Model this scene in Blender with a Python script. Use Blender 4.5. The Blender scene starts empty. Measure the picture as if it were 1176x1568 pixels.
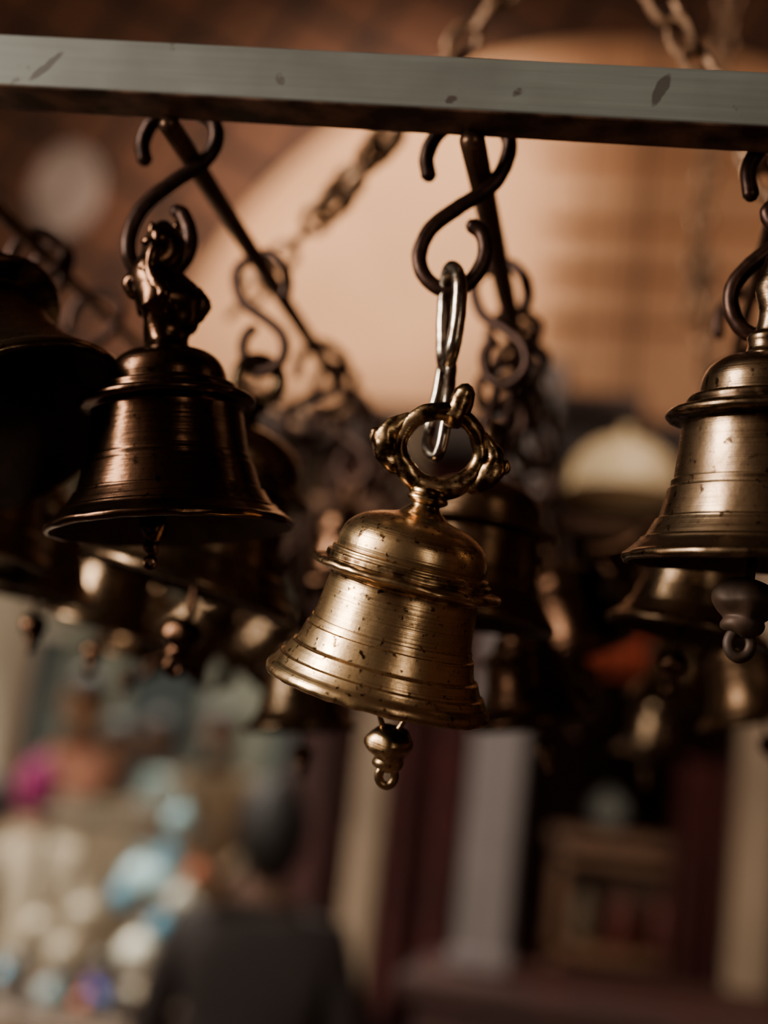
import bpy, bmesh, math, random
from mathutils import Vector, Matrix, noise
random.seed(7)
F=2178.0
CAM=Vector((0,0,1.5))
Yc=Vector((0.1648,-0.2071,-1)).normalized()
k=(Yc.x*0.1132+Yc.y*0.9936)/(-Yc.z)
Zc=Vector((0.1132,0.9936,k)).normalized()
Xc=Yc.cross(Zc)
RW=Matrix((Xc,Yc,Zc))
def ray(u,v): return RW@Vector(((u-588)/F,-(v-784)/F,-1))
def PY(u,v,y):
    r=ray(u,v); return CAM+r*(y/r.y)
def PZ(u,v,z):
    r=ray(u,v); return CAM+r*((z-1.5)/r.z)
def DY(u,v,y): return y/ray(u,v).y

# ---------------------------------------------------------------- materials
def newmat(name):
    m=bpy.data.materials.new(name); m.use_nodes=True
    nt=m.node_tree; b=nt.nodes['Principled BSDF']; return m,nt,b
def N(nt,t,**kw):
    n=nt.nodes.new(t)
    for a,v in kw.items(): setattr(n,a,v)
    return n
def ramp(nt,src,stops):
    r=N(nt,'ShaderNodeValToRGB')
    el=r.color_ramp.elements
    while len(el)<len(stops): el.new(0.5)
    for e,(p,c) in zip(el,stops):
        e.position=p; e.color=(c[0],c[1],c[2],1) if hasattr(c,'__len__') else (c,c,c,1)
    nt.links.new(src,r.inputs[0]); return r
def mix(nt,fac,a,b,mode='MIX'):
    m=N(nt,'ShaderNodeMix',data_type='RGBA',blend_type=mode)
    for idx,s in ((0,fac),(6,a),(7,b)):
        if hasattr(s,'links') or hasattr(s,'is_linked'): nt.links.new(s,m.inputs[idx])
        else: m.inputs[idx].default_value=s if idx==0 else (s[0],s[1],s[2],1)
    return m.outputs[2]
def metal_old(name,c1,c2,c3,rough=(0.25,0.5),scale=3.0,bump=0.05,flange=False,metallic=1.0):
    m,nt,b=newmat(name); L=nt.links
    tc=N(nt,'ShaderNodeTexCoord')
    n1=N(nt,'ShaderNodeTexNoise'); n1.inputs['Scale'].default_value=scale; n1.inputs['Detail'].default_value=9; n1.inputs['Roughness'].default_value=.65
    L.new(tc.outputs['Object'],n1.inputs['Vector'])
    mp=N(nt,'ShaderNodeMapping'); mp.inputs['Scale'].default_value=(.6,.6,60)
    L.new(tc.outputs['Object'],mp.inputs[0])
    n2=N(nt,'ShaderNodeTexNoise'); n2.inputs['Scale'].default_value=1.0; n2.inputs['Detail'].default_value=4
    L.new(mp.outputs[0],n2.inputs['Vector'])
    n3=N(nt,'ShaderNodeTexNoise'); n3.inputs['Scale'].default_value=scale*7; n3.inputs['Detail'].default_value=4
    L.new(tc.outputs['Object'],n3.inputs['Vector'])
    n5=N(nt,'ShaderNodeTexNoise'); n5.inputs['Scale'].default_value=scale*1.3; n5.inputs['Detail'].default_value=2
    L.new(tc.outputs['Object'],n5.inputs['Vector'])
    r1=ramp(nt,n1.outputs[0],[(.34,c2),(.55,c1)])
    col=r1.outputs[0]
    r3=ramp(nt,n3.outputs[0],[(.60,0.0),(.69,1.0)])
    col=mix(nt,r3.outputs[0],col,c3)
    rl=ramp(nt,n2.outputs[0],[(.32,.8),(.44,0.0)])
    col=mix(nt,rl.outputs[0],col,c2)
    if flange:
        sx=N(nt,'ShaderNodeSeparateXYZ'); L.new(tc.outputs['Object'],sx.inputs[0])
        md=N(nt,'ShaderNodeMath',operation='MULTIPLY'); md.inputs[1].default_value=.5
        L.new(sx.outputs[2],md.inputs[0])
        rr=ramp(nt,md.outputs[0],[(.0,.6),(.04,.0),(.45,0.0),(.49,1),(.52,.4),(.56,1),(.60,.2),(.79,0.2),(.86,1)])
        n4=N(nt,'ShaderNodeTexNoise'); n4.inputs['Scale'].default_value=7; n4.inputs['Detail'].default_value=7
        L.new(tc.outputs['Object'],n4.inputs['Vector'])
        r4=ramp(nt,n4.outputs[0],[(.36,0.0),(.55,1.0)])
        mu=N(nt,'ShaderNodeMath',operation='MULTIPLY'); L.new(rr.outputs[0],mu.inputs[0]); L.new(r4.outputs[0],mu.inputs[1])
        col=mix(nt,mu.outputs[0],col,c3)
    L.new(col,b.inputs['Base Color'])
    b.inputs['Metallic'].default_value=metallic
    rr2=ramp(nt,n1.outputs[0],[(.3,rough[1]),(.62,rough[0])]); L.new(rr2.outputs[0],b.inputs['Roughness'])
    ad=N(nt,'ShaderNodeMath',operation='ADD')
    ml=N(nt,'ShaderNodeMath',operation='MULTIPLY'); ml.inputs[1].default_value=.35
    L.new(n2.outputs[0],ml.inputs[0]); L.new(ml.outputs[0],ad.inputs[0])
    m3=N(nt,'ShaderNodeMath',operation='MULTIPLY_ADD'); m3.inputs[1].default_value=.2
    L.new(n3.outputs[0],m3.inputs[0]); L.new(n5.outputs[0],m3.inputs[2]); L.new(m3.outputs[0],ad.inputs[1])
    bp=N(nt,'ShaderNodeBump'); bp.inputs['Strength'].default_value=1.0; bp.inputs['Distance'].default_value=bump*.00038
    L.new(ad.outputs[0],bp.inputs['Height']); L.new(bp.outputs[0],b.inputs['Normal'])
    return m
def simple(name,c,rough=.6,metallic=0,var=.35,scale=8,bump=.15,c2=None,dist=.01):
    m,nt,b=newmat(name); L=nt.links
    tc=N(nt,'ShaderNodeTexCoord'); n=N(nt,'ShaderNodeTexNoise'); n.inputs['Scale'].default_value=scale; n.inputs['Detail'].default_value=6
    L.new(tc.outputs['Object'],n.inputs['Vector'])
    c2=c2 or tuple(x*(1-var) for x in c)
    r=ramp(nt,n.outputs[0],[(.35,c2),(.62,c)]); L.new(r.outputs[0],b.inputs['Base Color'])
    b.inputs['Roughness'].default_value=rough; b.inputs['Metallic'].default_value=metallic
    bp=N(nt,'ShaderNodeBump'); bp.inputs['Strength'].default_value=bump; bp.inputs['Distance'].default_value=dist
    L.new(n.outputs[0],bp.inputs['Height']); L.new(bp.outputs[0],b.inputs['Normal'])
    return m
M_brass=metal_old('brass_worn',(.72,.48,.26),(.42,.265,.13),(.055,.026,.012),(.24,.36),2.2,1,True)
M_bronze=metal_old('bronze_dark',(.085,.042,.024),(.040,.019,.011),(.018,.008,.005),(.18,.30),2.2,1)
M_bronze2=metal_old('bronze_mid',(.21,.138,.085),(.10,.062,.036),(.03,.017,.010),(.22,.36),2.2,1,True)
M_bronze3=metal_old('bronze_row',(.15,.088,.050),(.075,.042,.024),(.025,.013,.008),(.28,.42),2.5,1)
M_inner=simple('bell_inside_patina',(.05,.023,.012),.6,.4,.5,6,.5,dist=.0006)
M_iron=simple('hook_iron',(.040,.016,.010),.38,.75,.5,250,.3,dist=.0005)
M_rod=simple('rod_iron',(.15,.075,.044),.36,.75,.5,90,.3,dist=.0005)
M_chrome=simple('link_steel',(.50,.43,.36),.22,1,.6,160,.3,dist=.0005,c2=(.12,.07,.045))
M_chain=simple('chain_rust',(.26,.14,.08),.5,.6,.6,120,.3,dist=.0005)
M_chaind=simple('chain_iron',(.05,.026,.016),.5,.7,.5,120,.3,dist=.0005)

def bar_mat():
    m,nt,b=newmat('bar_brushed_steel'); L=nt.links
    tc=N(nt,'ShaderNodeTexCoord')
    mp=N(nt,'ShaderNodeMapping'); mp.inputs['Scale'].default_value=(3,90,90); L.new(tc.outputs['Object'],mp.inputs[0])
    n=N(nt,'ShaderNodeTexNoise'); n.inputs['Scale'].default_value=4; n.inputs['Detail'].default_value=5; L.new(mp.outputs[0],n.inputs['Vector'])
    base=ramp(nt,n.outputs[0],[(.3,(.115,.118,.108)),(.7,(.145,.148,.135))]).outputs[0]
    n2=N(nt,'ShaderNodeTexNoise'); n2.inputs['Scale'].default_value=55; n2.inputs['Detail'].default_value=8; L.new(tc.outputs['Object'],n2.inputs['Vector'])
    n6=N(nt,'ShaderNodeTexNoise'); n6.inputs['Scale'].default_value=14; n6.inputs['Detail'].default_value=8; L.new(tc.outputs['Object'],n6.inputs['Vector'])
    sm=ramp(nt,n6.outputs[0],[(.36,.6),(.58,0.0)]); base=mix(nt,sm.outputs[0],base,(.078,.072,.060))
    spots=ramp(nt,n2.outputs[0],[(.67,0.0),(.72,.85)])
    base=mix(nt,spots.outputs[0],base,(.04,.022,.016))
    for (cx,cz,sl) in STAINS:
        mp2=N(nt,'ShaderNodeVectorMath',operation='SUBTRACT'); L.new(tc.outputs['Object'],mp2.inputs[0]); mp2.inputs[1].default_value=(cx,0,cz)
        nn=N(nt,'ShaderNodeVectorMath',operation='SCALE'); L.new(n2.outputs['Color'],nn.inputs[0]); nn.inputs['Scale'].default_value=.007
        ad=N(nt,'ShaderNodeVectorMath',operation='ADD'); L.new(mp2.outputs[0],ad.inputs[0]); L.new(nn.outputs[0],ad.inputs[1])
        s=N(nt,'ShaderNodeSeparateXYZ'); L.new(ad.outputs[0],s.inputs[0])
        a=N(nt,'ShaderNodeMath',operation='MULTIPLY_ADD'); L.new(s.outputs[2],a.inputs[0]); a.inputs[1].default_value=-sl; L.new(s.outputs[0],a.inputs[2])
        a2=N(nt,'ShaderNodeMath',operation='MULTIPLY'); L.new(a.outputs[0],a2.inputs[0]); a2.inputs[1].default_value=1/.0028
        z2=N(nt,'ShaderNodeMath',operation='MULTIPLY'); L.new(s.outputs[2],z2.inputs[0]); z2.inputs[1].default_value=1/.0085
        p1=N(nt,'ShaderNodeMath',operation='MULTIPLY'); L.new(a2.outputs[0],p1.inputs[0]); L.new(a2.outputs[0],p1.inputs[1])
        p2=N(nt,'ShaderNodeMath',operation='MULTIPLY_ADD'); L.new(z2.outputs[0],p2.inputs[0]); L.new(z2.outputs[0],p2.inputs[1]); L.new(p1.outputs[0],p2.inputs[2])
        rr=ramp(nt,p2.outputs[0],[(.55,.8),(1.0,0.0)])
        base=mix(nt,rr.outputs[0],base,(.04,.03,.024))
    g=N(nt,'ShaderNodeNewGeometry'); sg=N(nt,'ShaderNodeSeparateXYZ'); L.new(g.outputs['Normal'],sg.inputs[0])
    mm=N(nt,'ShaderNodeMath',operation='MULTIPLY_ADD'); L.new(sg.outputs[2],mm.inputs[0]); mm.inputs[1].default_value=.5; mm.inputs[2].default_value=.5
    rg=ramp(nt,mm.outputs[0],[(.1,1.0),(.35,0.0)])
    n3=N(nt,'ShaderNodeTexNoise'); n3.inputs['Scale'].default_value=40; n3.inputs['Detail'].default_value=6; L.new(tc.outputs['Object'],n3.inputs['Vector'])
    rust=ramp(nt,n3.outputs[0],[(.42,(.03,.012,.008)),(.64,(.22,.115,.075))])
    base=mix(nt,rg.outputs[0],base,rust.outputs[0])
    L.new(base,b.inputs['Base Color'])
    b.inputs['Metallic'].default_value=.3; b.inputs['Roughness'].default_value=.48
    bp=N(nt,'ShaderNodeBump'); bp.inputs['Strength'].default_value=.12; bp.inputs['Distance'].default_value=.0002
    L.new(n.outputs[0],bp.inputs['Height']); L.new(bp.outputs[0],b.inputs['Normal'])
    return m

# ---------------------------------------------------------------- mesh builder
class B:
    def __init__(s): s.v=[];s.f=[];s.m=[]
    def add(s,vs,fs,mi=0,mat=None):
        o=len(s.v)
        for p in vs:
            p=Vector(p); s.v.append(mat@p if mat else p)
        for f in fs: s.f.append([i+o for i in f]); s.m.append(mi)
    def obj(s,name,mats,matrix=None,parent=None,smooth=45,bevel=None):
        me=bpy.data.meshes.new(name); me.from_pydata([tuple(p) for p in s.v],[],s.f)
        for m in mats: me.materials.append(m)
        me.polygons.foreach_set('material_index',s.m)
        me.update()
        bm=bmesh.new(); bm.from_mesh(me); bmesh.ops.recalc_face_normals(bm,faces=bm.faces); bm.to_mesh(me); bm.free()
        if smooth is not None:
            me.shade_smooth()
            me.set_sharp_from_angle(angle=math.radians(smooth))
        ob=bpy.data.objects.new(name,me); bpy.context.scene.collection.objects.link(ob)
        if matrix: ob.matrix_world=matrix
        if parent: ob.parent=parent
        if bevel:
            md=ob.modifiers.new('bevel','BEVEL'); md.width=bevel; md.segments=3; md.limit_method='ANGLE'
        return ob
def catmull(pts,n=4,closed=False):
    P=[Vector(p) for p in pts]; out=[]; L=len(P)
    rng=range(L) if closed else range(L-1)
    for i in rng:
        if closed: a,b,c,d=P[(i-1)%L],P[i],P[(i+1)%L],P[(i+2)%L]
        else: a,b,c,d=P[max(i-1,0)],P[i],P[i+1],P[min(i+2,L-1)]
        for j in range(n):
            t=j/n
            out.append(.5*((2*b)+(c-a)*t+(2*a-5*b+4*c-d)*t*t+(3*b-a-3*c+d)*t**3))
    if not closed: out.append(P[-1])
    return out
def tube(b,pts,r,mi=0,n=5,segs=12,closed=False,mat=None,wob=0,caps=True,freq=1.0):
    if hasattr(r,'__len__'): q=[Vector((p[0],p[1],p[2],rr)) for p,rr in zip(pts,r)]
    else: q=[Vector((p[0],p[1],p[2],r)) for p in pts]
    rm=sum(p[3] for p in q)/len(q)
    q=catmull(q,n,closed) if n>1 else q
    C=[Vector(p[:3]) for p in q]; R=[p[3] for p in q]; L=len(C)
    T=[]
    for i in range(L):
        a=C[(i-1)%L] if closed else C[max(i-1,0)]; c=C[(i+1)%L] if closed else C[min(i+1,L-1)]
        T.append((c-a).normalized())
    up=Vector((0,1,0)) if abs(T[0].y)<.9 else Vector((1,0,0))
    nrm=(up-T[0]*up.dot(T[0])).normalized(); vs=[]
    for i in range(L):
        nrm=(nrm-T[i]*nrm.dot(T[i])).normalized(); bi=T[i].cross(nrm)
        for s in range(segs):
            a=2*math.pi*s/segs; dr=nrm*math.cos(a)+bi*math.sin(a); rr=R[i]
            if wob: rr*=1+wob*noise.noise((C[i]+dr*R[i])*(freq*.9/rm))
            vs.append(C[i]+dr*rr)
    fs=[]
    for i in range(L if closed else L-1):
        j=(i+1)%L
        for s in range(segs):
            t=(s+1)%segs; fs.append([i*segs+s,i*segs+t,j*segs+t,j*segs+s])
    if not closed and caps:
        for end in (0,L-1):
            sg=-1 if end==0 else 1
            base=end*segs; o=len(vs)
            for s in range(segs): vs.append(C[end]+(vs[base+s]-C[end])*.6+T[end]*sg*R[end]*.55)
            vs.append(C[end]+T[end]*sg*R[end]*.8)
            for s in range(segs):
                t=(s+1)%segs
                fs.append([base+s,base+t,o+t,o+s]); fs.append([o+s,o+t,o+segs])
    b.add(vs,fs,mi,mat)
def lathe(b,prof,segs=64,mi=0,mat=None,sub=3,disp=None):
    q=catmull([Vector((p[0],p[1],0)) for p in prof],sub) if sub>1 else [Vector((p[0],p[1],0)) for p in prof]
    vs=[];fs=[]
    for i,p in enumerate(q):
        for s in range(segs):
            a=2*math.pi*s/segs; r=max(p.x,0.0005)
            v=Vector((r*math.cos(a),r*math.sin(a),p.y))
            if disp: v=disp(v)
            vs.append(v)
    for i in range(len(q)-1):
        for s in range(segs):
            t=(s+1)%segs; fs.append([i*segs+s,i*segs+t,(i+1)*segs+t,(i+1)*segs+s])
    b.add(vs,fs,mi,mat)
def blob(b,c,r,mi=0,mat=None,lump=.15,seg=20,sq=(1,1,1)):
    vs=[];fs=[]; H=seg//2
    for i in range(H+1):
        th=math.pi*i/H
        for s in range(seg):
            a=2*math.pi*s/seg
            d=Vector((math.sin(th)*math.cos(a),math.sin(th)*math.sin(a),math.cos(th)))
            rr=r*(1+lump*noise.noise(d*1.6+Vector(c)*7))
            vs.append(Vector(c)+Vector((d.x*sq[0],d.y*sq[1],d.z*sq[2]))*rr)
    for i in range(H):
        for s in range(seg):
            t=(s+1)%seg; fs.append([i*seg+s,i*seg+t,(i+1)*seg+t,(i+1)*seg+s])
    b.add(vs,fs,mi,mat)
def box(b,lo,hi,mi=0,mat=None):
    x0,y0,z0=lo;x1,y1,z1=hi
    b.add([(x0,y0,z0),(x1,y0,z0),(x1,y1,z0),(x0,y1,z0),(x0,y0,z1),(x1,y0,z1),(x1,y1,z1),(x0,y1,z1)],
          [[0,3,2,1],[4,5,6,7],[0,1,5,4],[1,2,6,5],[2,3,7,6],[3,0,4,7]],mi,mat)

# ---------------------------------------------------------------- bells
INA=[(0,1.38),(.3,1.36),(.5,1.22),(.57,1.0),(.60,.85),(.63,.7),(.68,.5),(.76,.32),(.88,.13),(.94,.02)]
OUTA=[(.965,-.012),(.99,-.005),(1.005,.02),(1.0,.06),(.975,.095),(.95,.12),(.925,.165),(.915,.185),(.89,.19),(.88,.21),(.85,.275),(.835,.305),(.805,.315),(.79,.345),(.77,.42),(.757,.475),(.752,.485),(.738,.49),(.735,.50),(.725,.545),(.722,.555),(.71,.56),(.70,.62),(.685,.73),(.672,.85),(.662,.93),(.665,.965),(.70,.985),(.77,.998),(.82,1.015),(.842,1.04),(.83,1.07),(.79,1.088),(.745,1.095),(.735,1.105),(.735,1.135),(.725,1.15),(.70,1.155),(.70,1.185),(.685,1.2),(.665,1.205),(.668,1.25),(.655,1.33),(.61,1.42),(.52,1.50),(.40,1.555),(.28,1.585),(.22,1.605),(.18,1.64),(.135,1.68),(.12,1.72),(.13,1.76),(.16,1.79),(.17,1.82),(.14,1.86),(.0,1.89)]
INB=[(0,1.32),(.25,1.3),(.42,1.18),(.52,1.0),(.57,.8),(.61,.6),(.68,.38),(.80,.17),(.92,.03)]
OUTB=[(.955,-.012),(.985,-.006),(1.0,.015),(.995,.045),(.965,.065),(.92,.105),(.885,.135),(.87,.16),(.845,.165),(.83,.19),(.80,.24),(.775,.285),(.77,.295),(.75,.30),(.74,.33),(.715,.42),(.695,.50),(.69,.515),(.675,.52),(.67,.56),(.667,.575),(.652,.58),(.645,.65),(.63,.78),(.618,.88),(.61,.95),(.615,.975),(.66,.99),(.70,1.005),(.72,1.035),(.71,1.065),(.67,1.085),(.60,1.095),(.585,1.11),(.58,1.15),(.56,1.175),(.50,1.18),(.485,1.19),(.485,1.25),(.47,1.32),(.43,1.39),(.36,1.445),(.28,1.475),(.21,1.49),(.175,1.52),(.165,1.57),(.17,1.62),(.12,1.66),(0,1.68)]
def disp_fn(amp,seed):
    def f(v):
        fl=math.exp(-((v.z-1.05)/.08)**2)*1.3+math.exp(-((v.z)/.08)**2)*1.2+.2
        n=noise.noise(v*4+Vector((seed,0,0)))*.7+noise.noise(v*13+Vector((seed,0,0)))*.4*(fl-.15)
        r=Vector((v.x,v.y,0)); r=r.normalized() if r.length>1e-4 else Vector((0,0,0))
        return v+r*n*amp*fl+Vector((0,0,noise.noise(v*6+Vector((0,seed,0)))*amp*fl))
    return f
def clapper(b,mi,rot=0,wires=False,rot2=0,drop=0,big=1.0):
    piv=Matrix.Translation((0,0,1.0))@Matrix.Rotation(math.radians(rot),4,'Y')@Matrix.Rotation(math.radians(rot2),4,'X')@Matrix.Translation((0,0,-1.0-drop))
    s=big
    if wires:
        tube(b,[(-.14,0,.7),(-.135,0,.2),(-.125,.0,-.08),(-.10,0,-.20),(-.05,0,-.31)],[.03,.03,.026,.024,.03],mi,mat=piv)
        tube(b,[(.13,0.02,.7),(.14,0.02,.2),(.15,.0,-.06),(.11,0,-.18),(.05,0,-.31)],[.03,.03,.026,.024,.03],mi,mat=piv)
    else:
        tube(b,[(0,0,1.2),(0,0,.4),(.01,0,-.25)],.035,mi,mat=piv)
    def dd(v): return v+Vector((noise.noise(v*7),noise.noise(v*7+Vector((5,0,0))),noise.noise(v*6+Vector((0,5,0)))))*.03
    pr=[(0,-.25),(.07,-.255),(.12,-.275),(.17,-.305),(.205,-.345),(.22,-.39),(.215,-.44),(.19,-.485),(.155,-.52),(.14,-.545),(.145,-.57),(.14,-.60),(.12,-.63),(.07,-.65),(0,-.66)]
    lathe(b,[(r*s,z) for r,z in pr],32,mi,piv,2,dd)
    ring=[(math.cos(a)*.075*s,0,-.71+math.sin(a)*.09*s) for a in [i*math.pi/4 for i in range(8)]]
    tube(b,ring,.042*s,mi,closed=True,mat=piv)
def axis_matrix(c,R,ax,spin=0):
    z=ax.normalized(); x=RW@Vector((1,0,0)); x=(x-z*x.dot(z)).normalized(); y=z.cross(x)
    m=Matrix((x,y,z)).transposed().to_4x4()
    return Matrix.Translation(c)@m@Matrix.Rotation(math.radians(spin),4,'Z')@Matrix.Scale(R,4)
def bell_matrix(c,R,tilt,lean,spin=0):
    t,l=math.radians(tilt),math.radians(lean)
    ax=RW@Vector((math.sin(t)*math.cos(l),math.cos(t)*math.cos(l),math.sin(l)))
    return axis_matrix(c,R,ax,spin)
def bell_body(b,kind,segs,amp,seed,mi=0,mi_in=1):
    IN,OUT=(INA,OUTA) if kind=='A' else (INB,OUTB)
    d=disp_fn(amp,seed)
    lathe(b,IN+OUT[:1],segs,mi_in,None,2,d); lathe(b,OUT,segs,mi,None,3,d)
def ringcrown(b,z0,r,t,mi=0,segs=12):
    ring=[(math.cos(a)*r,0,z0+math.sin(a)*r) for a in [i*math.pi/6 for i in range(12)]]
    tube(b,ring,t,mi,2,segs,closed=True)

YM=.62
def mk_main():
    b=B(); bell_body(b,'A',180,.010,3.3)
    zc=2.2; r=.35
    pts=[];rad=[]
    for i in range(24):
        a=2*math.pi*i/24; pts.append((math.cos(a)*r,0,zc+math.sin(a)*r*.96))
        rad.append(.070+.035*max(0,-math.sin(a))+.012*max(0,math.sin(a)))
    tube(b,pts,rad,0,4,22,closed=True,wob=.12,freq=.8)
    for sx in (-1,1):
        tube(b,[(sx*.33,0,zc-.25),(sx*.43,0,zc-.17),(sx*.48,0,zc-.05),(sx*.47,0,zc+.05),(sx*.40,0,zc+.15),(sx*.33,0,zc+.22)],[.07,.10,.115,.095,.065,.04],0,6,20,wob=.22,freq=.9)
        blob(b,(sx*.575,0,zc-.01),.055,0,lump=.2,sq=(1,.9,1.3),seg=20)
    tube(b,[(.05,0.02,zc+.30),(.07,0.02,zc+.40),(.08,.02,zc+.48),(.085,.02,zc+.55)],[.13,.11,.10,.09],0,5,14,wob=.12)
    blob(b,(0,0,zc-.38),.13,0,lump=.15,sq=(1.25,.9,.7))
    lathe(b,[(.10,1.66),(.115,1.70),(.17,1.735),(.185,1.765),(.16,1.80),(.12,1.83)],40,0,None,3)
    clapper(b,0,rot=-9,wires=True,rot2=4,drop=.03,big=.95)
    c=PY(577,1062,YM); R=175*DY(577,1062,YM)/F
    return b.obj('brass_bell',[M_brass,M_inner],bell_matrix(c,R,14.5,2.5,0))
mk_main()
def mk_left():
    b=B(); bell_body(b,'B',160,.007,9.1)
    # cast seated animal figure: base, haunches, torso, neck, head, limbs
    tube(b,[(0,0,1.46),(0,0,1.56),(.005,0,1.66),(.03,0,1.76),(.03,0,1.86),(-.01,0,1.96),(-.06,0,2.05),(-.09,0,2.14),(-.05,0,2.23),(-.01,0,2.33),(.0,0,2.44),(-.01,0,2.52)],[.23,.19,.20,.24,.275,.26,.235,.20,.165,.175,.17,.11],0,6,28,wob=.2)
    tube(b,[(.12,-.02,2.02),(.23,0,1.95),(.29,0,1.86),(.20,0,1.75),(.10,0,1.68)],[.065,.085,.09,.07,.05],0,5,12,wob=.2)
    tube(b,[(-.10,0,2.16),(-.22,0,2.12),(-.29,0,2.06),(-.22,0,1.97),(-.12,0,1.92)],[.065,.08,.07,.065,.04],0,5,12,wob=.2)
    tube(b,[(-.02,-.15,2.36),(-.07,-.19,2.26),(-.09,-.18,2.14),(-.05,-.2,2.02),(.03,-.23,1.88)],[.05,.06,.055,.07,.08],0,5,14,wob=.2)
    blob(b,(-.12,-.13,2.12),.085,0,lump=.3); blob(b,(.05,-.17,1.84),.10,0,lump=.3); blob(b,(-.02,-.08,2.42),.11,0,lump=.2)
    blob(b,(-.09,-.13,2.38),.06,0,lump=.1,sq=(1.5,1,.7)); blob(b,(.10,0,2.53),.045,0,lump=.1,sq=(.8,.8,1.5)); blob(b,(-.10,0,2.53),.045,0,lump=.1,sq=(.8,.8,1.5))
    clapper(b,0,rot=6,rot2=-8,drop=-.42,big=.5)
    c=PY(260,813,.62); R=190*DY(260,813,.62)/F
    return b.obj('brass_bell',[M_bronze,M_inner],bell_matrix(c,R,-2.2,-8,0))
mk_left()
def mk_right():
    b=B(); bell_body(b,'B',160,.007,5.7)
    tube(b,[(0,0,1.3),(0,0,1.5),(.03,0,1.75),(.04,0,2.0),(.02,0,2.2)],[.2,.15,.13,.15,.08],0,5,16,wob=.15)
    clapper(b,2,rot=8,rot2=-8,drop=-.12,big=1.0)
    c=PY(1172,866,.62); R=219*DY(1172,866,.62)/F
    return b.obj('brass_bell',[M_bronze2,M_inner,M_inner],bell_matrix(c,R,3,-5,0))
mk_right()
def mk_farleft():
    b=B(); bell_body(b,'A',128,.007,2.7)
    ringcrown(b,1.85,.2,.07)
    c=PY(8,668,.61); R=208*DY(8,668,.61)/F
    return b.obj('brass_bell',[M_bronze2,M_inner],bell_matrix(c,R,-31,-24,0))
mk_farleft()

# --- rods and bars
YB=.575; S=.0262
pc=PY(588,163,YB); ZR=PY(265,200,.60).z
zb=pc.z
MB=Matrix.Translation((pc.x,YB,zb))@Matrix.Rotation(math.radians(2.8),4,'Z')@Matrix.Rotation(math.radians(.2),4,'Y')
MBi=MB.inverted()
rodx=[PZ(0,322,ZR).x, PY(265,200,.60).x, PY(722,224,.60).x, 0,0]
rodx[3]=rodx[2]+(rodx[2]-rodx[1])*.98
rodx[4]=rodx[3]+.14
def onbar(u,v):
    r=MBi.to_3x3()@ray(u,v); o=MBi@CAM; t=-o.y/r.y; return o+r*t
p1=onbar(85,92); p2=onbar(1026,126)
STAINS=[(p1.x,p1.z,.8),(p2.x,p2.z,.45)]
M_bar=bar_mat()
YBK=1.5
b=B(); box(b,(-.62,0,0),(.55,S*.98,S)); b.obj('hanging_frame_bar',[M_bar],matrix=MB,bevel=.0018,smooth=30)
b=B(); box(b,(-.62,YBK,ZR-.008),(.60,YBK+.016,ZR+.008)); b.obj('hanging_frame_bar',[M_rod],bevel=.0018,smooth=30)
rr=[.0042,.0050,.0060,.0038,.0038]
for i,x in enumerate(rodx[:5]):
    b=B(); y0=YB+.02+.049*(x-pc.x)+.003
    tube(b,[(x,y0,ZR),(x,.9,ZR-.001),(x,1.2,ZR+.001),(x,YBK+.002,ZR)],rr[i],0,3,16); b.obj('frame_rod',[M_rod])
def polytube(name,pts,r,mats,closed=False,n=6,segs=14,wob=.08):
    b=B(); tube(b,pts,r,0,n,segs,closed=closed,wob=wob); return b.obj(name,mats)
def pix(pts,y):
    return [PY(p[0],p[1],y if len(p)<3 else y+p[2]) for p in pts]
polytube('s_hook',pix([(657,270),(654,238),(672,204),(715,175),(765,190),(780,228),(757,280),(706,315),(660,350),(642,392),(654,428),(690,446),(726,425),(743,388),(738,358),(722,345)],.628),.0038,[M_iron])
polytube('s_hook',pix([(222,246),(219,218),(236,186),(278,168),(320,180),(332,210),(315,245),(270,276),(228,308),(203,345),(197,385),(215,418,.004),(250,425,.006),(283,398),(291,362),(281,330),(270,324)],.625),.0039,[M_iron])
polytube('steel_link',pix([(692,410,-.002),(703,428,-.010),(702,480,-.012),(694,530,-.010),(684,560,-.002),(679,545,.006),(680,480,.008),(684,430,.004)],.622),.0035,[M_chrome],closed=True)
polytube('steel_link',pix([(686,548,-.004),(690,566,-.004),(686,610,-.010),(681,655,-.012),(670,697,-.010),(655,688,-.004),(657,660,.006),(669,610,.006),(679,560,.004)],.622),.0028,[M_chrome],closed=True)
polytube('s_hook',pix([(1150,300),(1146,262),(1165,226),(1205,215),(1230,240),(1215,290),(1180,320)],.615)+pix([(1176,330),(1185,345)],.615),.0037,[M_iron])
polytube('s_hook',pix([(1215,350),(1185,378),(1150,405),(1122,440),(1122,480),(1142,508),(1172,512),(1190,480)],.625),.0037,[M_iron])
SP=[(-.0174,-.0306),(-.018,-.021),(-.0129,-.0085),(0,0),(.018,-.0085),(.0195,-.0195),(.012,-.0345),(-.0045,-.045),(-.018,-.0555),(-.0225,-.0675),(-.018,-.078),(-.0075,-.0825),(.003,-.0765),(.008,-.066),(.007,-.057),(.002,-.0525)]
def hook(x,y,z,mir=1,ang=0,sc=1,name='s_hook'):
    pts=[]
    for px_,pz in SP:
        px_*=mir*sc; pz=pz*sc
        pts.append((x+px_*math.cos(ang),y+px_*math.sin(ang),z+.005+pz))
    polytube(name,pts,.0036,[M_iron],n=4,segs=10)
    return Vector((x-.0075*mir*sc,y,z+.005-.0800*sc))
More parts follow.
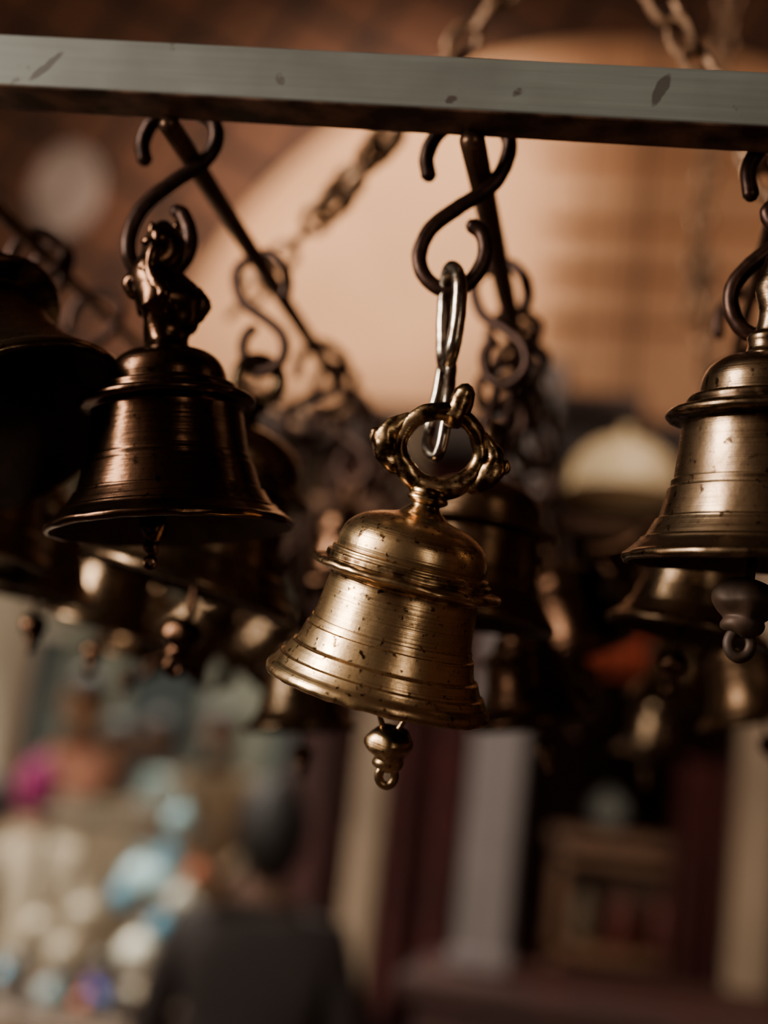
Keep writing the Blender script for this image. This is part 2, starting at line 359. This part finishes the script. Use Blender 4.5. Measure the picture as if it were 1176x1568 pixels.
ROW=[(1,.78,286,902,168,'A',M_bronze2,-1),
 (0,.86,45,912,108,'B',M_bronze2,1),
 (0,.99,152,962,92,'A',M_bronze2,-1),
 (1,1.12,262,998,80,'B',M_bronze2,1),
 (1,1.24,372,1022,74,'A',M_bronze2,-1),
 (1,.95,462,1118,92,'B',M_bronze2,1),
 (1,1.08,520,905,80,'A',M_bronze,-1),
 (2,.78,712,950,138,'A',M_bronze3,-1),
 (2,.92,815,1112,98,'B',M_bronze,1),
 (2,1.10,890,1000,85,'A',M_bronze,-1),
 (3,.80,1052,972,126,'B',M_bronze2,1),
 (3,1.2,1030,1080,72,'A',M_bronze2,-1),
 (3,1.36,998,1160,60,'B',M_bronze2,1),
 (3,1.0,1160,1105,92,'B',M_bronze3,1),
 (0,.78,-70,830,150,'A',M_bronze3,1),
 (1,1.36,600,880,66,'B',M_bronze,1),
 (2,1.25,800,880,72,'B',M_bronze,1),
 (3,1.1,945,905,80,'A',M_bronze,-1),
 (1,1.30,440,880,66,'A',M_bronze,-1),
 (2,1.40,870,1090,58,'A',M_bronze,-1),
 (0,1.15,205,1010,74,'B',M_bronze3,1),
 (1,1.42,335,985,60,'B',M_bronze3,-1)]
for i,(ri,y,u,v,Rp,kind,mt,mir) in enumerate(ROW):
    hb=hook(rodx[ri],y,ZR+rr[ri],mir,ang=random.uniform(-.5,.5),sc=.9)
    c=PY(u,v,y); d=DY(u,v,y); R=Rp*d/F
    ax=hb-c; Ls=ax.length/R
    b=B(); bell_body(b,kind,72,.008,i*3.1)
    top=1.85 if kind=='A' else 1.62
    ringcrown(b,top+.2,.2,.07); ct=top+.36
    if Ls>ct+.05:
        w=.11
        tube(b,[(0,w,ct-.1),(0,w*.8,ct-.02),(0,w,(ct+Ls)/2),(0,w*.7,Ls-.02),(0,0,Ls+.06),(0,-w*.7,Ls-.02),(0,-w,(ct+Ls)/2),(0,-w*.8,ct-.02),(0,-w,ct-.1),(0,0,ct-.18)],.05,2,4,8,closed=True)
    clapper(b,3,rot=random.uniform(-6,6),rot2=random.uniform(-6,6),drop=.0,big=.85)
    b.obj('brass_bell',[mt,M_inner,M_iron,M_bronze],axis_matrix(c,R,ax,random.uniform(0,180)))
for ri,y,mir,a in ((1,1.0,1,.4),(2,.86,1,.1),(2,1.02,-1,.4),(0,.76,1,.3)):
    hook(rodx[ri],y,ZR+rr[ri],mir,a,.8)
def chain(pts,link=.024,wire=.0028,mat=None):
    q=catmull(pts,24); b=B()
    L=[0]
    for i in range(1,len(q)): L.append(L[-1]+(q[i]-q[i-1]).length)
    s=0;i=0;kk=0;step=link*.74
    while s<L[-1]:
        while i<len(L)-2 and L[i+1]<s: i+=1
        t=(s-L[i])/max(L[i+1]-L[i],1e-9); p=q[i].lerp(q[i+1],t); dr=(q[i+1]-q[i]).normalized()
        up=Vector((0,1,0)); x=(up-dr*up.dot(dr)).normalized(); y=dr.cross(x)
        ang=math.pi/2*(kk%2)+.5; xx=x*math.cos(ang)+y*math.sin(ang)
        a=link/2-wire; w=link*.30
        loop=[]
        for j in range(12):
            th=2*math.pi*j/12; cx=math.cos(th);sx=math.sin(th)
            loop.append(p+dr*(a*abs(cx)**.8*(1 if cx>0 else -1))+xx*(w*sx))
        tube(b,loop,wire,0,2,7,closed=True)
        s+=step; kk+=1
    return b.obj('hanging_chain',[mat])
def ext(a,b_,z):
    d=b_-a; return b_+d*((z-b_.z)/d.z)
ZCEIL=3.95
a=PY(365,470,1.0); c=PY(590,212,.87); e=PY(765,-5,.86)
chain([a,PY(478,342,.93),c,PY(690,85,.865),e,ext(c,e,ZCEIL)],.030,.0029,M_chain)
a=PY(1150,215,.76);c=PY(1066,95,.78); e=PY(1010,0,.785)
chain([a,c,e,ext(c,e,ZCEIL)],.030,.0029,M_chain)
chain([PY(380,585,1.1),PY(440,632,1.1),PY(500,640,1.08),PY(556,612,1.05)],.026,.0028,M_chain)
chain([PY(800,520,.9),PY(795,600,.92),PY(790,700,.95),PY(800,800,.97)],.024,.0028,M_chaind)
chain([PY(820,560,1.2),PY(845,680,1.2),PY(850,800,1.2)],.028,.003,M_chaind)
a=PY(1082,560,1.45); e=PY(1085,250,1.45)
chain([a,PY(1083,400,1.45),e,Vector((e.x+.1,e.y,ZCEIL))],.034,.0036,M_chain)

# ================================================================ surroundings
def tiles_mat():
    m,nt,b=newmat('wall_tiles_brown'); L=nt.links
    tc=N(nt,'ShaderNodeTexCoord'); mp=N(nt,'ShaderNodeMapping'); mp.inputs['Rotation'].default_value=(math.radians(-90),0,0); L.new(tc.outputs['Object'],mp.inputs[0])
    mp2=N(nt,'ShaderNodeMapping'); mp2.inputs['Rotation'].default_value=(0,0,math.radians(28)); L.new(mp.outputs[0],mp2.inputs[0])
    br=N(nt,'ShaderNodeTexBrick'); L.new(mp2.outputs[0],br.inputs['Vector']); br.offset=0
    br.inputs['Color1'].default_value=(.12,.043,.021,1); br.inputs['Color2'].default_value=(.10,.037,.018,1); br.inputs['Mortar'].default_value=(.010,.003,.002,1)
    br.inputs['Scale'].default_value=1; br.inputs['Brick Width'].default_value=.26; br.inputs['Row Height'].default_value=.26; br.inputs['Mortar Size'].default_value=.018
    L.new(br.outputs[0],b.inputs['Base Color']); b.inputs['Roughness'].default_value=.8
    return m
M_tile=tiles_mat()
M_plaster=simple('plaster_terracotta',(.70,.36,.195),.9,0,.28,2.0,.1)
M_wood=simple('wood_dark',(.03,.010,.006),.6,0,.4,9,.2)
M_maroon=simple('wall_maroon_paint',(.045,.006,.004),.8,0,.4,4,.1)
M_floor=simple('stone_floor',(.12,.07,.05),.8,0,.4,3,.2)
M_post=simple('post_cream_paint',(.27,.185,.12),.7,0,.25,6,.1)
M_post2=simple('post_grey_paint',(.19,.155,.15),.6,0,.2,6,.1)
M_bld=simple('building_plaster_grey',(.34,.35,.27),.85,0,.55,1.3,.1)
M_white=simple('whitewash',(.85,.76,.59),.8,0,.1,3,.1)
YW=4.0
ZL=PY(700,650,YW).z
b=B(); box(b,(-4.5,YW,ZL),(3.2,YW+.25,ZCEIL)); b.obj('wall_back',[M_tile],smooth=None)
b=B(); box(b,(-4.5,.2,ZCEIL),(3.2,YW+.25,ZCEIL+.1)); b.obj('ceiling',[M_tile],smooth=None)
b=B(); box(b,(-7.5,-2,-.1),(4.5,12,0)); b.obj('floor',[M_floor],smooth=None)
b=B(); box(b,(3.2,-1.2,0),(3.35,YW+3.2,ZCEIL+.1)); b.obj('wall_right',[M_tile],smooth=None)
ac=PY(905,740,YW); ar=705*DY(905,740,YW)/F
zbase=ZL+.03
def arch():
    b=B(); n=64; y0=YW-.05
    a0=math.asin(max(-1,min(1,(zbase-ac.z)/ar)))
    vs=[]
    for i in range(n+1):
        a=a0+(math.pi-2*a0)*i/n
        vs.append((ac.x+ar*math.cos(a),y0,min(ac.z+ar*math.sin(a),ZCEIL-.02)))
    m=len(vs); vs2=[(x,YW,z) for x,y,z in vs]
    fs=[list(range(m)),list(range(2*m-1,m-1,-1))]+[[i,(i+1)%m,m+(i+1)%m,m+i] for i in range(m)]
    b.add(vs+vs2,fs,0)
    tube(b,[(x,y0,z) for x,y,z in vs[::4]],.03,0,3,10)
    for v in (236,335,408,486):
        p=PY(835,v,y0); zz=p.z; box(b,(p.x,y0-.05,zz-.02),(ac.x+math.sqrt(max(ar*ar-(zz-ac.z)**2,.01))*.97,y0,zz+.02),0)
    b.obj('arched_wall_panel',[M_plaster],smooth=40)
arch()
b=B(); box(b,(-4.5,YW-.09,ZL-.10),(3.2,YW+.27,ZL+.03)); b.obj('trim_1',[M_wood],smooth=None,bevel=.01)
pa=PY(830,612,3.4); pb=PY(985,655,3.4)
xl=PY(505,1200,YW).x
b=B(); box(b,(xl-.12,YW+.0,0),(xl,7.0,ZL-.1)); b.obj('wall_left',[M_maroon],smooth=None)
b=B(); box(b,(xl,7.0,0),(3.2,7.15,ZL)); b.obj('wall_inner',[M_maroon],smooth=None)
b=B(); box(b,(xl-.12,YW+.27,ZL),(3.2,7.15,ZL+.1)); b.obj('ceiling_shop',[M_wood],smooth=None)
def post(u,v,y,w,mat,z0=0,z1=None,name='wooden_post'):
    p=PY(u,v,y); w=w*DY(u,v,y)/F/2; z1=z1 or ZL-.1
    b=B(); box(b,(p.x-w,y-w,z0),(p.x+w,y+w,z1)); box(b,(p.x-w*1.15,y-w*1.15,z0),(p.x+w*1.15,y+w*1.15,z0+.04)); box(b,(p.x-w*1.2,y-w*1.2,z1-.1),(p.x+w*1.2,y+w*1.2,z1))
    return b.obj(name,[mat],bevel=.008,smooth=40)
post(555,1350,3.6,48,M_post); post(1150,1380,3.5,62,M_post)
ctz=PY(700,1490,2.95).z
post(752,1300,3.05,80,M_post2,z0=ctz+.002)
cx0=PY(640,1500,2.9).x
b=B(); box(b,(cx0,2.85,0),(2.0,3.25,ctz-.04),0); box(b,(cx0-.03,2.80,ctz-.04),(2.03,3.30,ctz),1)
for i in range(6): box(b,(cx0+.08+i*.42,2.835,.15),(cx0+.42+i*.42,2.86,ctz-.12),1)
b.obj('shop_counter',[simple('counter_red',(.05,.006,.004),.6),simple('counter_top',(.05,.011,.007),.6)],bevel=.006,smooth=30)
q0=PY(835,1500,4.6); q1=PY(1090,1315,4.6)
def cabinet():
    b=B(); x0,x1=q0.x,q1.x; z1=q1.z
    box(b,(x0,4.5,0),(x0+.04,4.9,z1)); box(b,(x1-.04,4.5,0),(x1,4.9,z1)); box(b,(x0-.02,4.48,z1),(x1+.02,4.92,z1+.04)); box(b,(x0,4.86,0),(x1,4.9,z1))
    z=.2
    while z<z1: box(b,(x0,4.5,z),(x1,4.88,z+.03)); z+=.28
    co=b.obj('wooden_cabinet',[simple('cabinet_wood',(.24,.11,.055),.5)],bevel=.004,smooth=30)
    g=B(); z=.23
    while z<z1-.1:
        x=x0+.09
        while x<x1-.08:
            r=random.uniform(.03,.05); lathe(g,[(0,0),(r,0),(r*1.1,.03),(r*1.1,.12),(r*.6,.15),(r*.5,.18),(0,.185)],14,random.choice([0,1,2]),Matrix.Translation((x,4.62,z)),1); x+=.12
        z+=.28
    g.obj('cabinet_jars',[simple('jar_clay',(.24,.12,.07),.5),simple('jar_red',(.16,.03,.02),.4),simple('jar_cream',(.28,.2,.13),.4)],parent=co)
cabinet()
def cloth(name,u0,v0,u1,v1,y,mat):
    a=PY(u0,v0,y); c=PY(u1,v1,y); nx=24;nz=12; vs=[];fs=[]
    for j in range(nz+1):
        for i in range(nx+1):
            s=i/nx;t=j/nz; vs.append((a.x+(c.x-a.x)*s, y+.025*math.sin(s*22)*(.4+t)+.01*math.sin(t*9), a.z+(c.z-a.z)*t-.03*math.sin(math.pi*s)*(1-t)))
    for j in range(nz):
        for i in range(nx): o=j*(nx+1)+i; fs.append([o,o+1,o+nx+2,o+nx+1])
    b=B(); b.add(vs,fs); o=b.obj(name,[mat],smooth=80); md=o.modifiers.new('s','SOLIDIFY'); md.thickness=.006; return o
M_cur=simple('cloth_maroon',(.05,.0025,.002),.9)
cloth('hanging_red_curtain',590,700,690,1600,3.9,M_cur)
cloth('hanging_red_curtain',1040,1150,1115,1600,3.9,M_cur)
cloth('hanging_orange_cloth',885,960,990,1040,3.2,simple('cloth_orange',(.24,.03,.008),.8))
def globe_lamp(u,v,y,Rp,mat,name='globe_lamp'):
    c=PY(u,v,y); r=Rp*DY(u,v,y)/F
    b=B(); lathe(b,[(0,-1),(.4,-.92),(.8,-.62),(1,-.1),(.95,.35),(.7,.72),(.35,.88),(.22,.92),(.22,1.08),(.1,1.12),(0,1.13)],40,0,Matrix.Translation(c)@Matrix.Scale(r,4),3)
    tube(b,[(c.x,c.y,c.z+r*1.1),(c.x,c.y,c.z+r*1.1+.2),(c.x,c.y,ZL+.01)],.006,1,1,8)
    return b.obj(name,[mat,M_wood])
c=PY(955,735,2.3); r=85*DY(955,735,2.3)/F
b=B(); lathe(b,[(.0,-.05),(.5,-.05),(1.0,-.25),(1.05,-.18),(.98,.05),(.85,.35),(.6,.6),(.3,.74),(.12,.78),(.1,.95),(0,.97)],48,0,Matrix.Translation(c)@Matrix.Scale(r,4),3)
tube(b,[(c.x,c.y,c.z+r*.95),(c.x,c.y,c.z+.6),(c.x,c.y,ZCEIL)],.003,1,1,8)
b.obj('hanging_cream_dome',[simple('lit_bell_cream',(.80,.58,.33),.45),M_wood])  # dome stands in for a distant lit brass bell, its brightness in the colour
globe_lamp(930,1242,5.2,28,simple('glass_grey',(.42,.44,.40),.3))
b=B(); box(b,(pa.x,3.3,min(pa.z,pb.z)),(pb.x,3.45,pa.z)); tube(b,[(pa.x+.06,3.37,pa.z),(pa.x+.06,3.37,3.0),(pa.x+.06,3.37,ZCEIL)],.003,0,1,8); tube(b,[(pb.x-.06,3.37,pa.z),(pb.x-.06,3.37,3.0),(pb.x-.06,3.37,ZCEIL)],.003,0,1,8)
b.obj('hanging_sign_board',[M_wood],bevel=.006,smooth=30)
c=PY(85,272,3.9)
b=B(); lathe(b,[(0,-.02),(.8,-.02),(1,0),(1,.12),(.86,.16),(.8,.1),(0,.1)],48,0,Matrix.Translation((c.x,YW,c.z))@Matrix.Rotation(math.radians(90),4,'X')@Matrix.Diagonal((.115,.15,.15,1)),2)
b.obj('oval_wall_plaque',[simple('plaque_grey',(.44,.32,.28),.7)])
b=B(); box(b,(-7,9.0,0),(xl+.6,9.3,5))
for i in range(6):
    x=-6.2+i*1.0; box(b,(x,8.93,1.0),(x+.5,9.0,2.2),1); box(b,(x-.06,8.9,.93),(x+.56,9.0,1.0),2); box(b,(x-.06,8.9,2.2),(x+.56,9.0,2.28),2)
b.obj('street_building',[M_bld,simple('window_dark',(.08,.10,.10),.3),M_white],smooth=None)
b=B(); p=PY(14,1100,4.7); box(b,(p.x-.35,4.55,0),(p.x+.04,4.75,ZL-.1)); box(b,(p.x-.4,4.5,0),(p.x+.08,4.8,.2)); b.obj('whitewashed_pillar',[M_white],bevel=.02,smooth=30)

# ---- people
skin_m=simple('skin_brown',(.32,.17,.10),.55,0,.15,10,.05); hair_m=simple('hair_black',(.010,.006,.005),.6,0,.3,60,.3)
skin_d=simple('skin_deep_brown',(.10,.045,.025),.6,0,.15,10,.05)
lips_m=simple('lips',(.25,.08,.06),.5); eye_m=simple('eye_white',(.6,.55,.5),.3)
def person(x,y,h,ang,top,low,skirt=False,armr=0,hair=None,skin=None):
    s=h/1.7
    J={'pel':((0,0,.95),(.15,.11)),'sp':((0,0,1.12),(.135,.10)),'ch':((0,0,1.30),(.165,.115)),'nb':((0,0,1.44),(.075,.07)),'nk':((0,.005,1.53),(.052,.055)),
       'shL':((.17,0,1.395),(.062,.062)),'elL':((.235,-.02,1.12),(.045,.045)),'wrL':((.22,.09,.90),(.03,.03)),'haL':((.215,.12,.83),(.036,.02)),
       'shR':((-.17,0,1.395),(.062,.062)),'elR':((-.235,.03,1.13),(.045,.045)),'wrR':((-.17,.20,1.0+armr),(.03,.03)),'haR':((-.15,.26,1.03+armr),(.036,.02)),
       'hL':((.09,0,.88),(.09,.09)),'kL':((.10,.02,.5),(.06,.06)),'aL':((.10,0,.09),(.042,.042)),'tL':((.11,.14,.04),(.04,.03)),
       'hR':((-.09,0,.88),(.09,.09)),'kR':((-.10,.05,.5),(.06,.06)),'aR':((-.10,.03,.09),(.042,.042)),'tR':((-.11,.17,.04),(.04,.03))}
    E=[('pel','sp'),('sp','ch'),('ch','nb'),('nb','nk'),('ch','shL'),('shL','elL'),('elL','wrL'),('wrL','haL'),('ch','shR'),('shR','elR'),('elR','wrR'),('wrR','haR'),('pel','hL'),('hL','kL'),('kL','aL'),('aL','tL'),('pel','hR'),('hR','kR'),('kR','aR'),('aR','tR')]
    ks=list(J); me=bpy.data.meshes.new('t'); me.from_pydata([J[q][0] for q in ks],[(ks.index(a),ks.index(c)) for a,c in E],[])
    ob=bpy.data.objects.new('t',me); bpy.context.scene.collection.objects.link(ob)
    ob.modifiers.new('skin','SKIN')
    for i,q in enumerate(ks):
        sv=me.skin_vertices[0].data[i]; sv.radius=J[q][1]; sv.use_root=(q=='pel')
    sb=ob.modifiers.new('sub','SUBSURF'); sb.levels=2; sb.render_levels=2
    dg=bpy.context.evaluated_depsgraph_get(); ev=ob.evaluated_get(dg); m2=bpy.data.meshes.new_from_object(ev)
    b=B()
    b.v=[v.co.copy() for v in m2.vertices]
    for p in m2.polygons:
        b.f.append(list(p.vertices)); c=p.center
        if c.z>1.475: mi=0
        elif c.z<.1: mi=3
        elif (Vector(c)-Vector(J['haL'][0])).length<.11 or (Vector(c)-Vector(J['haR'][0])).length<.11: mi=0
        elif c.z>.88 or abs(c.x)>.19: mi=1
        else: mi=2
        b.m.append(mi)
    bpy.data.objects.remove(ob)
    zl=.12 if skirt else .58
    vs=[];fs=[]
    for j in range(9):
        t=j/8; z=1.02+(zl-1.02)*t
        for i in range(32):
            a=2*math.pi*i/32; r=(1+.05*math.sin(a*7+j)*t)*(.155+.09*t*(1.2 if skirt else .8))
            vs.append((r*1.08*math.cos(a),r*.85*math.sin(a)+.01,z))
    for j in range(8):
        for i in range(32): fs.append([j*32+i,j*32+(i+1)%32,(j+1)*32+(i+1)%32,(j+1)*32+i])
    b.add(vs,fs,2 if skirt else 1)
    hc=Vector((0,.02,1.63))
    vs=[];fs=[]
    for i in range(17):
        th=math.pi*i/16
        for s_ in range(28):
            a=2*math.pi*s_/28; d=Vector((math.sin(th)*math.cos(a),math.sin(th)*math.sin(a),math.cos(th)))
            p=Vector((d.x*.074,d.y*.092,d.z*.115))
            if d.z<0: p.x*=1+.25*d.z; p.y*=1+.12*d.z
            vs.append(hc+p)
    for i in range(16):
        for s_ in range(28): t=(s_+1)%28; fs.append([i*28+s_,i*28+t,(i+1)*28+t,(i+1)*28+s_])
    b.add(vs,fs,0)
    tube(b,[hc+Vector((0,.085,.02)),hc+Vector((0,.10,-.005)),hc+Vector((0,.108,-.03)),hc+Vector((0,.088,-.038))],[.008,.012,.016,.01],0,3,8)
    tube(b,[hc+Vector((-.024,.083,-.062)),hc+Vector((0,.09,-.06)),hc+Vector((.024,.083,-.062))],[.004,.008,.004],4,3,8)
    for sx in (-1,1):
        blob(b,hc+Vector((sx*.074,-.005,-.005)),.026,0,lump=0,seg=10,sq=(.4,.8,1.2))
        blob(b,hc+Vector((sx*.028,.080,.012)),.012,5,lump=0,seg=10,sq=(1.2,.6,.7))
        tube(b,[hc+Vector((sx*.044,.078,.03)),hc+Vector((sx*.03,.087,.036)),hc+Vector((sx*.014,.088,.032))],.004,3,2,6)
    vs=[];fs=[]
    ext_=.62 if hair is None else .9
    for i in range(10):
        th=math.pi*ext_*i/9
        for s_ in range(28):
            a=2*math.pi*s_/28; front=max(0,math.sin(a)); th2=th*(1-.42*front)
            d=Vector((math.sin(th2)*math.cos(a),math.sin(th2)*math.sin(a),math.cos(th2)))
            vs.append(hc+Vector((d.x*.083,d.y*.099-.004,d.z*.124)))
    for i in range(9):
        for s_ in range(28): t=(s_+1)%28; fs.append([i*28+s_,i*28+t,(i+1)*28+t,(i+1)*28+s_])
    b.add(vs,fs,3)
    for hk_,wk,sx in (('haL','wrL',1),('haR','wrR',-1)):
        hp=Vector(J[hk_][0]); d=(hp-Vector(J[wk][0])).normalized(); side=Vector((1,0,0)); cur=d.cross(side).normalized()
        for fi,(o_,ln) in enumerate(((-.027,.06),(-.009,.072),(.009,.067),(.026,.052))):
            st=hp+side*o_+d*.02
            tube(b,[st,st+d*ln*.45,st+d*ln*.8-cur*.012,st+d*ln*.95-cur*.028],[.0095,.009,.008,.006],0,2,8)
        st=hp-side*sx*.03-d*.02
        tube(b,[st,st-side*sx*.02+d*.02,st-side*sx*.024+d*.045],[.011,.010,.007],0,2,8)
    mt=Matrix.Translation((x,y,0))@Matrix.Rotation(ang,4,'Z')@Matrix.Scale(s,4)
    return b.obj('standing_person',[skin or skin_m,top,low,hair or hair_m,lips_m,eye_m],mt,smooth=180)
cl=lambda n,c: simple(n,c,.8,0,.15,6,.05)
c_cream=cl('cloth_cream',(.66,.54,.38)); c_pink=cl('cloth_coral',(.60,.28,.21)); c_mag=cl('cloth_magenta',(.24,.008,.09)); c_beige=cl('cloth_beige',(.44,.35,.24)); c_ol=cl('cloth_olive',(.34,.26,.16)); c_bl=cl('cloth_paleblue',(.30,.40,.38)); c_dk=cl('cloth_dark',(.010,.003,.002))
def px_(u,y): return PY(u,1250,y).x
person(px_(112,5.4),5.4,1.74,math.radians(150),c_pink,c_beige,armr=.1)
person(px_(50,4.3),4.3,1.41,math.radians(20),c_cream,c_cream,True,hair=c_mag)
person(px_(-20,3.75),3.75,1.36,math.radians(100),c_cream,c_cream,True)
person(px_(165,4.8),4.8,1.56,math.radians(200),c_beige,c_beige,armr=.05)
person(px_(325,6.3),6.3,1.70,math.radians(170),c_ol,c_ol)
person(px_(235,6.8),6.8,1.66,math.radians(120),c_bl,c_dk)
person(px_(420,2.75),2.75,1.44,math.radians(10),c_dk,c_dk,hair=hair_m,skin=skin_d)
def stall():
    yy=3.1; x0=px_(-60,yy); x1=px_(290,yy); zt=.94
    b=B(); box(b,(x0,yy-.25,zt-.04),(x1,yy+.3,zt))
    for x in (x0+.03,x1-.07):
        for y in (yy-.22,yy+.23): box(b,(x,y,0),(x+.04,y+.04,zt-.04))
    box(b,(x1-.42,yy+.2,zt),(x1-.40,yy+.22,zt+.38)); box(b,(x1-.03,yy+.2,zt),(x1-.01,yy+.22,zt+.38)); box(b,(x1-.44,yy+.2,zt+.38),(x1+.01,yy+.22,zt+.40))
    st=b.obj('market_stall_table',[simple('stall_wood',(.10,.06,.035),.7)],bevel=.004,smooth=30)
    cols=[(.35,.55,.58),(.80,.76,.62),(.80,.76,.62),(.10,.32,.46),(.004,.10,.50),(.50,.42,.30),(.50,.14,.06),(.04,.035,.028)]
    ms=[simple('bauble_%d'%i,c,.3,0,.1) for i,c in enumerate(cols)]
    g=B()
    def orn(p,r,mi):
        lathe(g,[(0,-1),(.3,-.95),(.7,-.7),(1,0),(.7,.7),(.3,.95),(.16,1.0),(.16,1.15),(0,1.16)],16,mi,Matrix.Translation(p)@Matrix.Scale(r,4),2)
        tube(g,[(p[0]+.25*r*math.cos(t),p[1],p[2]+r*1.3+.25*r*math.sin(t)) for t in [0,1.57,3.14,4.71]],.004,mi,3,6,closed=True)
    spots=[(215,1345,.042,0),(275,1385,.038,1),(210,1460,.040,1),(240,1350,.036,0),(190,1372,.034,3),(275,1255,.030,0),(140,1535,.038,4),(95,1460,.034,5),(245,1420,.028,3),(295,1400,.024,1),(130,1400,.034,5),(205,1530,.030,5),(80,1520,.028,0),(270,1500,.035,7),(235,1548,.032,6),(160,1480,.03,7),(60,1420,.030,5),(300,1340,.02,6),(255,1315,.030,3),(225,1485,.03,1),(30,1480,.03,7),(110,1510,.03,7)]
    for (u,v,r,mi) in spots:
        p=PY(u,v,yy-.1+random.uniform(-.05,.2)); orn(p,r,mi)
        tube(g,[p+Vector((0,0,r)),p+Vector((0,.02,.3)),Vector((p.x,yy+.21,zt+.40))],.0015,7,2,6)
    for i in range(34):
        r=random.uniform(.015,.028); orn((random.uniform(x0+.05,x1-.05),yy+random.uniform(-.2,.18),zt+r+.002),r,random.choice([0,5,7,7,7,7,7,3,6]))
    g.obj('hanging_baubles',ms,parent=st)
stall()

# ================================================================ lights
def look(o,t): o.rotation_euler=(Vector(t)-o.location).to_track_quat('-Z','Y').to_euler()
def area(name,loc,tgt,e,sx,sy,col):
    l=bpy.data.lights.new(name,'AREA'); l.shape='RECTANGLE'; l.size=sx; l.size_y=sy; l.energy=e; l.color=col
    o=bpy.data.objects.new(name,l); o.location=loc; bpy.context.scene.collection.objects.link(o); look(o,tgt); return o
def spot(name,loc,tgt,e,ang,col,r=.1,bl=.6):
    l=bpy.data.lights.new(name,'SPOT'); l.energy=e; l.spot_size=math.radians(ang); l.spot_blend=bl; l.shadow_soft_size=r; l.color=col
    o=bpy.data.objects.new(name,l); o.location=loc; bpy.context.scene.collection.objects.link(o); look(o,tgt); return o
tg=PY(560,900,.62)
area('daylight_opening',(-1.40,-.02,2.10),tg,66,.48,.9,(1,.91,.76))
area('daylight_side',(.8,-.7,1.8),tg,2.2,.12,.8,(1,.83,.62))
spot('arch_fill_spot',(-.3,2.4,3.6),(PY(540,340,YW)),360,54,(1,.87,.68),.2,1)  # unseen spot added to brighten the left part of the arch
spot('arch_fill_spot',(1.0,2.0,3.5),(PY(1050,420,YW)),34,72,(1,.74,.52),.2,1)  # second added spot, weaker, for the right part of the arch
area('wall_wash',(-1.8,1.6,3.3),PY(150,150,YW),4,.5,.5,(1,.80,.6)).data.spread=math.radians(90)
area('street_daylight',(-2.8,6.6,3.9),(-2.4,5.2,1.0),250,2.2,2.2,(1,.93,.80))
area('stall_daylight',(-2.6,2.6,3.6),(-1.6,3.3,1.0),48,1,1,(1,.93,.80)).data.spread=math.radians(60)
area('shop_fill_light',(.9,3.6,2.0),(.6,5,1.0),1.8,.4,.4,(1,.76,.52))  # added fill without a visible source, faint light for the shop interior
area('counter_fill_light',(.5,1.6,3.6),(.6,3.3,1.3),8,.6,.6,(1,.82,.66)).data.spread=math.radians(80)  # added fill without a fixture, lifts the counter and grey post
w=bpy.data.worlds.new('World'); bpy.context.scene.world=w; w.use_nodes=True
nt=w.node_tree; bg=nt.nodes['Background']
tc=nt.nodes.new('ShaderNodeTexCoord'); dp=nt.nodes.new('ShaderNodeVectorMath'); dp.operation='DOT_PRODUCT'
nt.links.new(tc.outputs['Generated'],dp.inputs[0]); dp.inputs[1].default_value=Vector((-.85,-.30,.42)).normalized()
rw=nt.nodes.new('ShaderNodeValToRGB'); nt.links.new(dp.outputs['Value'],rw.inputs[0])
e=rw.color_ramp.elements; e[0].position=0; e[0].color=(.036,.011,.005,1); e[1].position=1; e[1].color=(.80,.55,.34,1)
m_=e.new(.6); m_.color=(.065,.028,.014,1)
nt.links.new(rw.outputs[0],bg.inputs[0]); bg.inputs[1].default_value=.5

cd=bpy.data.cameras.new('Camera'); co=bpy.data.objects.new('Camera',cd); bpy.context.scene.collection.objects.link(co)
co.matrix_world=Matrix.Translation(CAM)@RW.to_4x4()
cd.lens=50; cd.sensor_width=36; cd.sensor_fit='AUTO'; cd.clip_start=.02
cd.dof.use_dof=True; cd.dof.focus_distance=DY(577,900,YM)-.035; cd.dof.aperture_fstop=2.8
bpy.context.scene.camera=co
